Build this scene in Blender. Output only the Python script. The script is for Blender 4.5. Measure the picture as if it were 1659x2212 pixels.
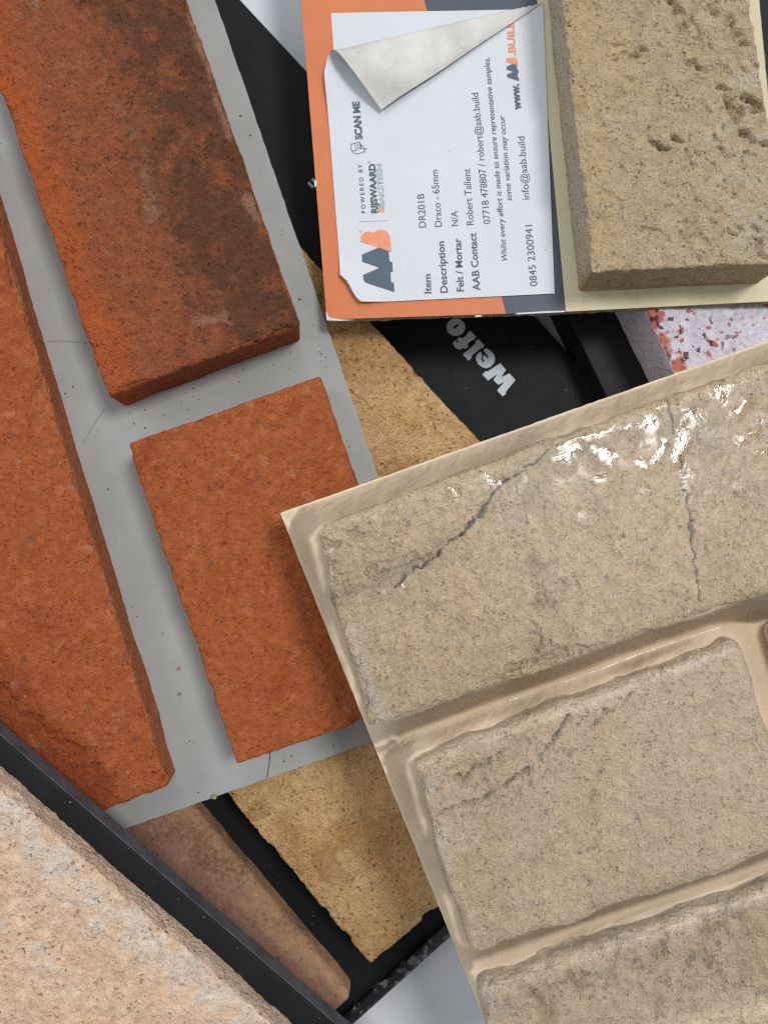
import bpy, bmesh, math
import numpy as np
from mathutils import Vector

# ------------------------------------------------------------------ camera, world, lamps, exposure
S = bpy.context.scene
for o in list(bpy.data.objects):
    bpy.data.objects.remove(o)
COL = S.collection
CZ = 0.30                                   # camera height over the table (m)
FOV = math.radians(67.3)
K = 2 * math.tan(FOV / 2) / 2212.0          # photo laid out on a 1659 x 2212 grid
CX, CY = 829.5, 1106.0

cam = bpy.data.cameras.new('camera')
cam.sensor_fit = 'VERTICAL'; cam.sensor_height = 24.0
cam.lens = 12.0 / math.tan(FOV / 2)
cam.clip_start = 0.01; cam.clip_end = 20
cam.dof.use_dof = True; cam.dof.focus_distance = 0.232; cam.dof.aperture_fstop = 14.0
co = bpy.data.objects.new('camera', cam); COL.objects.link(co)
co.location = (0, 0, CZ)
S.camera = co

W = bpy.data.worlds.new('World'); S.world = W; W.use_nodes = True
bg = W.node_tree.nodes['Background']
bg.inputs[0].default_value = (0.93, 0.97, 1.0, 1); bg.inputs[1].default_value = 0.49

def lamp(name, loc, sx, sy, watts, col, aim=(0, 0, 0.04)):
    l = bpy.data.lights.new(name, 'AREA'); l.shape = 'RECTANGLE'; l.size = sx; l.size_y = sy
    l.energy = watts; l.color = col
    o = bpy.data.objects.new(name, l); COL.objects.link(o)
    o.location = loc
    o.rotation_euler = (Vector(aim) - Vector(loc)).to_track_quat('-Z', 'Y').to_euler()
    return o
lamp('ceiling_light', (0.76, 0.54, 2.1), 0.48, 0.48, 29, (1.0, 0.985, 0.96))
lamp('ceiling_light', (-0.15, 2.3, 2.1), 1.3, 1.3, 13, (0.97, 0.985, 1.0))
lamp('ceiling_light', (-1.7, 0.7, 1.9), 1.3, 1.3, 15, (0.98, 0.99, 1.0))

S.view_settings.view_transform = 'Standard'; S.view_settings.look = 'None'
S.view_settings.exposure = -0.10; S.view_settings.gamma = 1.0
S.render.engine = 'CYCLES'
S.cycles.use_denoising = False; S.cycles.filter_width = 1.25
S.cycles.max_bounces = 8; S.cycles.transparent_max_bounces = 12
S.cycles.sample_clamp_indirect = 4.0

# ------------------------------------------------------------------ helpers
def lin(r, g, b):
    f = lambda c: (c / 12.92 if c <= 0.04045 else ((c + 0.055) / 1.055) ** 2.4)
    return (f(r / 255), f(g / 255), f(b / 255), 1.0)

def _hash(ix, iy, iz, seed):
    h = (ix.astype(np.uint32) * np.uint32(374761393) + iy.astype(np.uint32) * np.uint32(668265263)
         + iz.astype(np.uint32) * np.uint32(2147483647 & 0x7feb352d) + np.uint32(seed * 1013904223 & 0xffffffff))
    h = (h ^ (h >> np.uint32(13))) * np.uint32(1274126177)
    h = h ^ (h >> np.uint32(16))
    return (h & np.uint32(0xffff)).astype(np.float32) / 32767.5 - 1.0

def noise(x, y, z, seed=0):
    xi, yi, zi = np.floor(x).astype(np.int64), np.floor(y).astype(np.int64), np.floor(z).astype(np.int64)
    fx, fy, fz = x - xi, y - yi, z - zi
    u, v, w = [t * t * t * (t * (t * 6 - 15) + 10) for t in (fx, fy, fz)]
    def c(a, b, d): return _hash(xi + a, yi + b, zi + d, seed)
    def lp(a, b, t): return a + (b - a) * t
    return lp(lp(lp(c(0,0,0), c(1,0,0), u), lp(c(0,1,0), c(1,1,0), u), v),
              lp(lp(c(0,0,1), c(1,0,1), u), lp(c(0,1,1), c(1,1,1), u), v), w)

def fbm(p, scale, oct=3, seed=0):
    a, s, t = 1.0, 1.0 / scale, 0.0
    n = 0
    for k in range(oct):
        n = n + a * noise(p[:, 0] * s + 17.3 * k, p[:, 1] * s + 5.1 * k, p[:, 2] * s + 9.7 * k, seed + k)
        t += a; a *= 0.5; s *= 2.03
    return n / t

def fbm2(x, y, scale, oct=3, seed=0):
    return fbm(np.stack([x, y, np.zeros_like(x)], 1), scale, oct, seed)

def polydist(x, y, pts):
    d = np.full(x.shape, 1e9)
    for (ax, ay), (bx, by) in zip(pts[:-1], pts[1:]):
        dx, dy = bx - ax, by - ay
        t = np.clip(((x - ax) * dx + (y - ay) * dy) / (dx * dx + dy * dy + 1e-12), 0, 1)
        d = np.minimum(d, np.hypot(x - ax - t * dx, y - ay - t * dy))
    return d

def sstep(a, b, x):
    t = np.clip((x - a) / (b - a), 0, 1)
    return t * t * (3 - 2 * t)

def project(P):
    t = CZ - P[:, 2]
    return P[:, 0] / (K * t) + CX, CY - P[:, 1] / (K * t)

class Plane:
    """a flat board face: height z at picture point px, slopes a (to the right) and b (upward)"""
    def __init__(self, z, at=(CX, CY), a=0.0, b=0.0):
        x, y = (at[0] - CX) * K * (CZ - z), -(at[1] - CY) * K * (CZ - z)
        self.z0 = z - a * x - b * y; self.a = a; self.b = b
        n = Vector((-a, -b, 1)).normalized(); self.n = np.array(n)
        self.len = math.sqrt(a * a + b * b + 1)
    def at(self, px, py, off=0.0):
        rx, ry = (px - CX) * K, -(py - CY) * K
        z0 = self.z0 + off * self.len
        t = (CZ - z0) / (1 + self.a * rx + self.b * ry)
        return np.array([rx * t, ry * t, CZ - t])
    def shift(self, off):
        p = Plane(0.0); p.z0 = self.z0 + off * self.len; p.a = self.a; p.b = self.b; p.n = self.n; p.len = self.len
        return p

def thing(name, loc, label, cat, group=None):
    o = bpy.data.objects.new(name, None); COL.objects.link(o)
    o.empty_display_size = 0.02
    o.location = loc; o['label'] = label; o['category'] = cat
    if group: o['group'] = group
    return o

def origin(parent):
    v = np.zeros(3)
    while parent is not None:
        v = v + np.array(parent.location); parent = parent.parent
    return v

def link(name, me, parent, mat, smooth=False):
    o = bpy.data.objects.new(name, me); COL.objects.link(o)
    for m in (mat if isinstance(mat, (list, tuple)) else [mat]): me.materials.append(m)
    if smooth: me.polygons.foreach_set('use_smooth', np.ones(len(me.polygons), dtype=bool))
    o.parent = parent
    return o

def mesh_np(name, V, F, parent, mat, smooth=True, tint=None):
    V = V - origin(parent)
    me = bpy.data.meshes.new(name)
    me.vertices.add(len(V)); me.vertices.foreach_set('co', V.astype(np.float32).ravel())
    me.loops.add(F.size); me.loops.foreach_set('vertex_index', F.astype(np.int32).ravel())
    me.polygons.add(len(F))
    me.polygons.foreach_set('loop_start', np.arange(0, F.size, F.shape[1], dtype=np.int32))
    me.polygons.foreach_set('loop_total', np.full(len(F), F.shape[1], dtype=np.int32))
    me.update(calc_edges=True); me.validate()
    if tint is not None:
        at = me.color_attributes.new('tint', 'FLOAT_COLOR', 'POINT')
        at.data.foreach_set('color', tint.astype(np.float32).ravel())
    return link(name, me, parent, mat, smooth)

def slab(name, parent, plane, pts, thick, mat, bev=0.0004, off=0.0, ragged=0.0, seed=0):
    """a flat board: outline given on its upper face, extruded down along the normal"""
    bm = bmesh.new(); org = origin(parent)
    if ragged:
        q = []
        rng = np.random.RandomState(seed)
        for (a, b) in zip(pts, pts[1:] + pts[:1]):
            n = max(2, int(math.hypot(b[0] - a[0], b[1] - a[1]) / 14))
            for k in range(n):
                j = 0 if k == 0 else ragged
                q.append((a[0] + (b[0] - a[0]) * k / n + rng.uniform(-j, j), a[1] + (b[1] - a[1]) * k / n + rng.uniform(-j, j)))
        pts = q
    top = [bm.verts.new(plane.at(x, y, off) - org) for x, y in pts]
    bot = [bm.verts.new(Vector(v.co) - Vector(plane.n * thick)) for v in top]
    n = len(pts)
    bm.faces.new(top); bm.faces.new(bot[::-1])
    for i in range(n):
        bm.faces.new((top[i], bot[i], bot[(i + 1) % n], top[(i + 1) % n]))
    bmesh.ops.recalc_face_normals(bm, faces=bm.faces)
    if bev:
        es = [e for e in bm.edges if e.verts[0] in top and e.verts[1] in top] if ragged else list(bm.edges)
        bmesh.ops.bevel(bm, geom=es, offset=bev, segments=2, profile=0.6, affect='EDGES')
    me = bpy.data.meshes.new(name); bm.to_mesh(me); bm.free()
    return link(name, me, parent, mat)

def sheet(name, parent, plane, pts, off, mat):
    """a flat print on a face"""
    bm = bmesh.new(); org = origin(parent)
    f = bm.faces.new([bm.verts.new(plane.at(x, y, off) - org) for x, y in pts])
    bmesh.ops.recalc_face_normals(bm, faces=bm.faces)
    f.normal_update()
    if f.normal.z < 0: f.normal_flip()
    bmesh.ops.triangulate(bm, faces=bm.faces)
    me = bpy.data.meshes.new(name); bm.to_mesh(me); bm.free()
    return link(name, me, parent, mat)

def stroke(pts, w):
    """polyline -> outline polygon of width w"""
    P = [np.array(p, float) for p in pts]; L, R = [], []
    for i, p in enumerate(P):
        d = P[min(i + 1, len(P) - 1)] - P[max(i - 1, 0)]; d = d / np.hypot(*d)
        n = np.array([-d[1], d[0]]) * w / 2
        L.append(tuple(p + n)); R.append(tuple(p - n))
    return L + R[::-1]

# ------------------------------------------------------------------ materials
class NT:
    def __init__(self, name):
        self.m = bpy.data.materials.new(name); self.m.use_nodes = True
        self.t = self.m.node_tree; self.t.nodes.clear()
        self.out = self.n('ShaderNodeOutputMaterial')
    def n(self, kind, **kw):
        x = self.t.nodes.new(kind)
        for k, v in kw.items(): setattr(x, k, v)
        return x
    def put(self, sock, v):
        if isinstance(v, bpy.types.NodeSocket): self.t.links.new(v, sock)
        elif isinstance(v, (int, float)) and sock.type == 'RGBA': sock.default_value = (v, v, v, 1)
        else: sock.default_value = v
    def noise(self, scale, detail=3, rough=0.55, dist=0.0, vec=None):
        x = self.n('ShaderNodeTexNoise')
        self.put(x.inputs['Scale'], scale); self.put(x.inputs['Detail'], detail)
        self.put(x.inputs['Roughness'], rough); self.put(x.inputs['Distortion'], dist)
        self.t.links.new(vec or self.obj(), x.inputs['Vector'])
        return x.outputs['Fac']
    def obj(self):
        if not hasattr(self, '_o'): self._o = self.n('ShaderNodeTexCoord').outputs['Object']
        return self._o
    def ramp(self, fac, a, b):
        x = self.n('ShaderNodeMapRange', interpolation_type='SMOOTHSTEP')
        self.put(x.inputs[0], fac); x.inputs[1].default_value = a; x.inputs[2].default_value = b
        return x.outputs[0]
    def mix(self, f, a, b, blend='MIX'):
        x = self.n('ShaderNodeMix', data_type='RGBA', blend_type=blend)
        self.put(x.inputs[0], f); self.put(x.inputs[6], a); self.put(x.inputs[7], b)
        return x.outputs[2]
    def math(self, op, a, b=0.0):
        x = self.n('ShaderNodeMath', operation=op); self.put(x.inputs[0], a); self.put(x.inputs[1], b)
        return x.outputs[0]
    def bump(self, h, strength, dist, prev=None):
        x = self.n('ShaderNodeBump'); x.inputs['Strength'].default_value = strength
        x.inputs['Distance'].default_value = dist
        self.put(x.inputs['Height'], h)
        if prev is not None: self.put(x.inputs['Normal'], prev)
        return x.outputs[0]
    def principled(self, col, rough, bump=None, spec=0.4, coat=0.0):
        x = self.n('ShaderNodeBsdfPrincipled')
        self.put(x.inputs['Base Color'], col); self.put(x.inputs['Roughness'], rough)
        x.inputs['Specular IOR Level'].default_value = spec
        x.inputs['Coat Weight'].default_value = coat
        if bump is not None: self.put(x.inputs['Normal'], bump)
        self.t.links.new(x.outputs[0], self.out.inputs[0])
        return self.m

def brick_mat(name, c_lo, c_mid, c_hi, tint_cols=(), mott=120, grain=1100, dark=None, dark_amt=0.5,
              light=None, light_amt=0.5, bump=0.5, tint_amt=(1, 1, 1), gscale=0.00045, gmix=0.24, soft=(0.25, 0.75), gfine=1.9):
    m = NT(name)
    mo = m.noise(mott, 5, 0.62, 0.3)
    col = m.mix(m.ramp(mo, 0.30, 0.52), c_lo, c_mid)
    col = m.mix(m.ramp(m.noise(mott * 2.7, 4, 0.6), 0.50, 0.75), col, c_hi)
    if tint_cols:
        sep = m.n('ShaderNodeSeparateColor')
        at = m.n('ShaderNodeVertexColor', layer_name='tint')
        m.t.links.new(at.outputs[0], sep.inputs[0])
        for i, c in enumerate(tint_cols):
            br = m.noise(420 + 90 * i, 4, 0.7)
            f = m.ramp(m.math('ADD', sep.outputs[i], m.math('MULTIPLY', m.math('SUBTRACT', br, 0.5), 1.3)), soft[0], soft[1])
            col = m.mix(m.math('MULTIPLY', f, tint_amt[i]), col, c)
    g1 = m.noise(grain * 0.30, 9, 0.74, 0.25)
    g2 = m.noise(grain * 1.0, 3, 0.6)
    dk = m.mix(1.0, col, (0.52, 0.50, 0.48, 1), 'MULTIPLY'); lt = m.mix(1.0, col, (1.32, 1.30, 1.26, 1), 'MULTIPLY')
    col = m.mix(gmix, col, m.mix(m.ramp(g1, 0.36, 0.62), dk, lt))
    col = m.mix(m.math('MULTIPLY', m.ramp(g2, 0.54, 0.68), 0.28), col, dk)
    vo = m.n('ShaderNodeTexVoronoi'); vo.inputs['Scale'].default_value = grain * 0.62
    wob = m.n('ShaderNodeMix', data_type='VECTOR'); wob.inputs[0].default_value = 0.0022
    nz = m.n('ShaderNodeTexNoise'); nz.inputs['Scale'].default_value = grain * 0.8; m.t.links.new(m.obj(), nz.inputs['Vector'])
    m.t.links.new(m.obj(), wob.inputs[4]); m.t.links.new(nz.outputs['Color'], wob.inputs[5])
    m.t.links.new(wob.outputs[1], vo.inputs['Vector'])
    clus = m.ramp(m.noise(grain * 0.22, 3, 0.6), 0.46, 0.62)
    pore = m.math('MULTIPLY', m.ramp(vo.outputs['Distance'], 0.34, 0.10), clus)
    if dark:
        v = m.noise(grain * 0.55, 3, 0.6, 0.8)
        col = m.mix(m.math('MULTIPLY', m.ramp(v, 0.655, 0.71), dark_amt), col, dark)
        col = m.mix(m.math('MULTIPLY', pore, dark_amt * 0.8), col, dark)  # pits darkened in colour too, since bump casts no shade in them
    if light:
        v = m.noise(grain * 0.62, 3, 0.6, 0.4)
        col = m.mix(m.math('MULTIPLY', m.ramp(m.math('SUBTRACT', 1.0, v), 0.66, 0.73), light_amt), col, light)
    b = m.bump(g1, bump, gscale * 2.6)
    b = m.bump(m.math('SUBTRACT', m.math('MULTIPLY', g2, 1.8), m.math('MULTIPLY', pore, 1.2)), bump, gscale * gfine, b)
    return m.principled(col, 0.95, b, 0.15)

def plain_mat(name, col, rough=0.6, var=0.06, scale=60, spec=0.4, bump=0.0, bscale=900, fleck=None, fleck_th=0.74, fleck_scale=700):
    m = NT(name)
    n = m.noise(scale, 5, 0.6)
    lo = tuple(max(0, c * (1 - 2.2 * var)) for c in col[:3]) + (1,)
    hi = tuple(min(1, c * (1 + 1.2 * var)) for c in col[:3]) + (1,)
    c = m.mix(m.ramp(n, 0.25, 0.75), lo, hi)
    if fleck:
        c = m.mix(m.ramp(m.noise(fleck_scale, 2, 0.5), fleck_th, fleck_th + 0.04), c, fleck)
    b = m.bump(m.noise(bscale, 3, 0.6), bump, 0.0003) if bump else None
    r = m.math('ADD', rough - 0.08, m.math('MULTIPLY', m.noise(scale * 3, 3), 0.16))
    return m.principled(c, r, b, spec)

def film_mat():
    m = NT('shrink_film')
    tr = m.n('ShaderNodeBsdfTransparent'); tr.inputs[0].default_value = (0.985, 0.98, 0.97, 1)
    gl = m.n('ShaderNodeBsdfGlossy'); gl.inputs['Roughness'].default_value = 0.035
    gl.inputs['Color'].default_value = (1, 1, 1, 1)
    df = m.n('ShaderNodeBsdfDiffuse'); df.inputs[0].default_value = (0.86, 0.86, 0.86, 1)
    lo = m.n('ShaderNodeVertexColor', layer_name='tint'); ls = m.n('ShaderNodeSeparateColor'); m.t.links.new(lo.outputs[0], ls.inputs[0])
    b = m.bump(m.math('MULTIPLY', m.noise(210, 3, 0.5, 0.6), ls.outputs[1]), 0.26, 0.0012)
    b = m.bump(m.math('MULTIPLY', m.noise(700, 2, 0.5), ls.outputs[1]), 0.12, 0.0005, b)
    m.put(gl.inputs['Roughness'], m.math('SUBTRACT', 0.45, m.math('MULTIPLY', ls.outputs[0], 0.42)))
    m.put(gl.inputs['Normal'], b)
    fr = m.n('ShaderNodeFresnel'); fr.inputs[0].default_value = 1.5; m.put(fr.inputs['Normal'], b)
    s1 = m.n('ShaderNodeMixShader'); m.put(s1.inputs[0], m.math('MULTIPLY', m.ramp(m.noise(45, 4, 0.6), 0.35, 0.75), 0.035))
    m.t.links.new(tr.outputs[0], s1.inputs[1]); m.t.links.new(df.outputs[0], s1.inputs[2])
    s2 = m.n('ShaderNodeMixShader'); m.put(s2.inputs[0], fr.outputs[0])
    m.t.links.new(s1.outputs[0], s2.inputs[1]); m.t.links.new(gl.outputs[0], s2.inputs[2])
    m.t.links.new(s2.outputs[0], m.out.inputs[0])
    return m.m

M = {}
M['table'] = plain_mat('white_table', lin(226, 229, 236), 0.45, 0.02, 20, 0.4)
M['black'] = plain_mat('black_board', (0.0065, 0.0075, 0.0095, 1), 0.62, 0.15, 60, 0.25, 0.25, 2500, (0.09, 0.09, 0.09, 1), 0.80, 420)
M['black_card'] = plain_mat('black_card', (0.010, 0.011, 0.014, 1), 0.6, 0.15, 60, 0.3, 0.35, 2500, (0.08, 0.08, 0.09, 1), 0.79, 700)
M['tray'] = plain_mat('black_painted_board', (0.008, 0.009, 0.011, 1), 0.6, 0.15, 60, 0.25, 0.6, 3000, (0.16, 0.16, 0.16, 1), 0.785, 1500)
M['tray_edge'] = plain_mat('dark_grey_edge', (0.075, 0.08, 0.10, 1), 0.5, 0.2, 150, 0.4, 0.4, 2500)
M['rim'] = None
M['grey'] = plain_mat('grey_board', lin(163, 166, 164), 0.7, 0.04, 55, 0.25, 0.12, 900, (0.16, 0.11, 0.08, 1), 0.76, 520)
M['orange'] = plain_mat('orange_print', lin(206, 120, 76), 0.5, 0.03, 50, 0.4, 0.05, 800)
M['charcoal'] = plain_mat('charcoal_print', lin(76, 83, 96), 0.5, 0.04, 50, 0.4, 0.05, 800)
M['cream'] = plain_mat('cream_print', lin(214, 204, 172), 0.55, 0.03, 50, 0.35, 0.05, 800)
M['card'] = plain_mat('card_core', lin(150, 140, 118), 0.85, 0.25, 700, 0.2, 0.5, 1500)
M['paper'] = plain_mat('label_paper', lin(208, 212, 219), 0.55, 0.015, 40, 0.35, 0.04, 300)
M['paper_back'] = None
M['ink'] = plain_mat('ink_grey', lin(88, 97, 112), 0.6, 0.1, 800)
M['ink_dark'] = plain_mat('ink_slate', lin(84, 99, 112), 0.6, 0.05, 400)
M['ink_light'] = plain_mat('ink_pale', lin(165, 178, 190), 0.6, 0.1, 800)
M['ink_orange'] = plain_mat('ink_orange', lin(226, 150, 114), 0.6, 0.05, 400)
M['letter'] = plain_mat('letter_print', lin(196, 205, 214), 0.5, 0.04, 200, 0.4)
M['mount'] = plain_mat('beige_mount', lin(226, 208, 182), 0.85, 0.06, 60, 0.2, 0.1, 500)
M['pencil'] = plain_mat('pencil_mark', lin(140, 138, 138), 0.8, 0.2, 900)
M['pencil_red'] = plain_mat('red_pencil_mark', lin(120, 70, 75), 0.8, 0.2, 900)
m = NT('scuffed_black_rim')
sc = m.math('MULTIPLY', m.ramp(m.noise(160, 5, 0.7, 0.4), 0.52, 0.62), m.ramp(m.noise(2200, 3, 0.7), 0.3, 0.7))
M['rim'] = m.principled(m.mix(sc, (0.008, 0.009, 0.011, 1), (0.33, 0.35, 0.36, 1)), 0.38, m.bump(m.noise(900, 4), 0.4, 0.0004), 0.5)
m = NT('adhesive_back')
c = m.mix(m.ramp(m.noise(70, 4, 0.6), 0.3, 0.75), lin(184, 182, 179), lin(214, 213, 210))
c = m.mix(m.ramp(m.noise(900, 2, 0.5), 0.76, 0.80), c, lin(140, 136, 130))
M['paper_back'] = m.principled(c, 0.5, m.bump(m.noise(160, 4, 0.6, 1.0), 0.35, 0.0009), 0.5)
M['film'] = film_mat()

M['b_red_dark'] = brick_mat('brick_red_dark', lin(144, 82, 54), lin(156, 90, 60), lin(166, 104, 76),
    (lin(92, 64, 50), lin(184, 94, 48), lin(182, 136, 112)), 130, 1000, lin(74, 46, 36), 0.35, lin(205, 160, 130), 0.35, 0.9, (0.85, 0.8, 0.55), soft=(0.05, 0.95))
M['b_red'] = brick_mat('brick_red_orange', lin(164, 90, 51), lin(174, 96, 56), lin(182, 107, 67),
    (lin(148, 70, 42), lin(196, 132, 100), lin(112, 74, 66)), 110, 1000, lin(120, 54, 32), 0.3, lin(215, 165, 130), 0.4, 0.8, (0.7, 0.42, 0.5))
M['b_ochre'] = brick_mat('brick_ochre', lin(206, 164, 108), lin(222, 182, 128), lin(230, 192, 140),
    (lin(186, 138, 88), lin(226, 192, 146), lin(160, 112, 72)), 110, 1000, lin(96, 64, 34), 0.7, lin(228, 196, 140), 0.3, 0.95, (0.6, 0.6, 0.4))
M['b_brown'] = brick_mat('brick_brown', lin(146, 110, 92), lin(164, 126, 106), lin(176, 138, 116),
    (lin(184, 148, 114), lin(182, 158, 138), lin(100, 66, 52)), 90, 900, lin(66, 48, 46), 0.6, lin(190, 166, 140), 0.35, 0.4, (0.7, 0.6, 0.6))
M['b_buff'] = brick_mat('brick_buff', lin(218, 184, 152), lin(228, 195, 165), lin(234, 206, 178),
    (lin(226, 218, 208), lin(222, 194, 172), lin(196, 150, 106)), 100, 900, lin(160, 112, 70), 0.6, lin(235, 220, 200), 0.3, 0.8, (0.75, 0.75, 0.45), soft=(-0.05, 1.05))
M['b_sand'] = brick_mat('brick_sand', lin(190, 170, 138), lin(200, 180, 148), lin(210, 190, 158),
    (lin(212, 198, 178), lin(206, 182, 138), lin(142, 116, 84)), 130, 1000, lin(130, 106, 74), 0.4, lin(222, 206, 166), 0.5, 1.0, (0.7, 0.6, 0.6))
M['b_stone'] = brick_mat('brick_stone', lin(214, 190, 156), lin(225, 203, 170), lin(234, 214, 182),
    (lin(158, 134, 110), lin(214, 194, 154), lin(224, 215, 202)), 110, 950, lin(150, 124, 94), 0.3, lin(232, 216, 184), 0.4, 1.0, (0.55, 0.6, 0.6))
M['b_stone_pale'] = brick_mat('brick_stone_pale', lin(218, 197, 170), lin(228, 208, 182), lin(236, 218, 192),
    (lin(168, 146, 122), lin(218, 198, 164), lin(224, 215, 203)), 90, 950, lin(160, 136, 110), 0.25, lin(222, 206, 178), 0.35, 1.0, (0.7, 0.6, 0.6))
M['b_white'] = brick_mat('brick_whitewashed', lin(206, 200, 212), lin(218, 214, 226), lin(226, 224, 234),
    (lin(190, 108, 88), lin(86, 60, 66), lin(214, 208, 219)), 120, 900, lin(120, 90, 92), 0.5, None, 0, 0.5, (0.95, 0.9, 0.6))

# ------------------------------------------------------------------ brick slips
def brick(parent, plane, corners, h, mat, res=0.00052, r=0.0012, seed=0, a=(0.00035, 0.00016, 0.00030), side=0.0005, bias=0.0, chip=0.0008,
          rag=0.00025, feats=(), tint=None, at_base=False, maxup=None, name='brick'):
    off = 0.0 if at_base else h
    Cn = [plane.at(x, y, off) - plane.n * off for x, y in corners]      # corners on the board face
    L = 0.5 * (np.linalg.norm(Cn[1] - Cn[0]) + np.linalg.norm(Cn[2] - Cn[3]))
    Wd = 0.5 * (np.linalg.norm(Cn[3] - Cn[0]) + np.linalg.norm(Cn[2] - Cn[1]))
    nx, ny, nz = max(2, int(L / res)), max(2, int(Wd / res)), max(2, int(h / (res * 1.25)))
    faces = []
    def grid(fn, n1, n2):
        i, j = np.meshgrid(np.arange(n1), np.arange(n2), indexing='ij')
        i, j = i.ravel(), j.ravel()
        faces.append(np.stack([fn(i, j), fn(i + 1, j), fn(i + 1, j + 1), fn(i, j + 1)], 1))
    key = lambda i, j, k: (i.astype(np.int64) * 4096 + j) * 512 + k
    c = lambda v, a_: np.full_like(a_, v)
    grid(lambda i, j: key(i, j, c(nz, i)), nx, ny)
    grid(lambda i, k: key(i, c(0, i), k), nx, nz)
    grid(lambda k, i: key(i, c(ny, i), k), nz, nx)
    grid(lambda k, j: key(c(0, j), j, k), nz, ny)
    grid(lambda j, k: key(c(nx, j), j, k), ny, nz)
    F = np.concatenate(faces)
    uq, inv = np.unique(F.ravel(), return_inverse=True)
    F = inv.reshape(F.shape)
    kk = uq % 512; jj = (uq // 512) % 4096; ii = uq // 512 // 4096
    p = np.stack([ii / nx * L, jj / ny * Wd, kk / nz * h], 1)
    q = np.stack([np.clip(p[:, 0], r, L - r), np.clip(p[:, 1], r, Wd - r), np.minimum(p[:, 2], h - r)], 1)
    d = p - q; ln = np.linalg.norm(d, axis=1); ln[ln == 0] = 1
    d = d / ln[:, None]
    P = q + d * r
    top = np.clip(d[:, 2], 0, 1)
    e_top = np.minimum(np.minimum(p[:, 0], L - p[:, 0]), np.minimum(p[:, 1], Wd - p[:, 1]))
    edge = np.where(kk == nz, e_top, h - p[:, 2])
    ps = P + seed * 0.37
    disp = -bias + a[0] * fbm(ps, 0.020, 2, seed) + a[1] * fbm(ps, 0.0042, 2, seed + 3) + a[2] * (1.2 * fbm(ps, 0.0013, 2, seed + 6) - 1.1 * np.clip(fbm(ps, 0.0030, 3, seed + 7) - 0.12, 0, 1) * 2)
    disp *= 1 - 0.55 * np.hypot(d[:, 0], d[:, 1])
    ch = np.clip(fbm(ps, 0.006, 3, seed + 9) - 0.02, 0, 1)
    disp -= chip * 2.2 * ch * np.exp(-(edge / 0.0022) ** 2)
    disp += rag * fbm(ps, 0.0016, 2, seed + 12) * np.exp(-(edge / 0.003) ** 2)
    hor = np.hypot(d[:, 0], d[:, 1])
    disp += hor * side * fbm(ps, 0.014, 3, seed + 15)
    if maxup is not None: disp = np.minimum(disp, maxup)
    P = P + d * disp[:, None]
    s, t = (P[:, 0] / L)[:, None], (P[:, 1] / Wd)[:, None]
    G = Cn[0] * (1 - s) * (1 - t) + Cn[1] * s * (1 - t) + Cn[2] * s * t + Cn[3] * (1 - s) * t
    X = G + plane.n[None, :] * P[:, 2:3]
    px, py = project(X)
    if feats:
        jx = px + 9 * fbm2(px, py, 15, 4, seed + 20) + 9 * fbm2(px, py, 42, 2, seed + 31); jy = py + 9 * fbm2(px, py, 15, 4, seed + 23) + 9 * fbm2(px, py, 42, 2, seed + 33)
        dep = np.zeros(len(px))
        for pts, w, dp in feats:
            if dp > 0:
                wv = w * (1 + 0.55 * fbm2(px, py, 30, 2, seed + 26))
                dd = polydist(jx, jy, pts)
                dep = np.maximum(dep, dp * np.exp(-(dd / np.maximum(wv, 0.5)) ** 4) * np.clip(0.75 + 1.3 * fbm2(px, py, 13, 2, seed + 28), 0.1, 1.5))
            else:
                dd = polydist(jx, jy, pts)
                dep = dep + dp * np.exp(-(dd / w) ** 2)
        X = X - plane.n[None, :] * (dep * top)[:, None]
    col = np.zeros((len(px), 4)); col[:, 3] = 1
    if tint is not None:
        for k, v in enumerate(tint(px, py, P[:, 0] / L, P[:, 1] / Wd, top)): col[:, k] = np.clip(v, 0, 1)
    # normals outward: check handedness of corners
    u, v = Cn[1] - Cn[0], Cn[3] - Cn[0]
    if np.dot(np.cross(u, v), plane.n) < 0: F = F[:, ::-1]
    return mesh_np(name, X, F, parent, mat, True, col)

def pit(x, y, ang, l, w, dp):
    c, s = math.cos(math.radians(ang)) * l / 2, math.sin(math.radians(ang)) * l / 2
    return ([(x - c, y - s), (x + c, y + s)], w, dp)

# ------------------------------------------------------------------ table
bm = bmesh.new()
bmesh.ops.create_cube(bm, size=1)
for v in bm.verts: v.co = Vector((v.co.x * 1.2, v.co.y * 0.9, (v.co.z - 0.5) * 0.025))
bmesh.ops.bevel(bm, geom=list(bm.edges), offset=0.002, segments=2, affect='EDGES')
me = bpy.data.meshes.new('table_top'); bm.to_mesh(me); bm.free()
tb = link('table_top', me, None, M['table']); tb['kind'] = 'structure'

# ------------------------------------------------------------------ black board with ochre and brown slips, printed lettering
PW = Plane(0.006)
o_w = thing('brick_sample_board', (0, 0, 0), 'black sample board with ochre and brown brick slips and white lettering, lowest in the pile', 'sample board')
slab('board', o_w, PW, [(125, -425), (1742, 1315), (542, 2399), (-1075, 659)], 0.006, M['black'], 0.0005)
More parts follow.
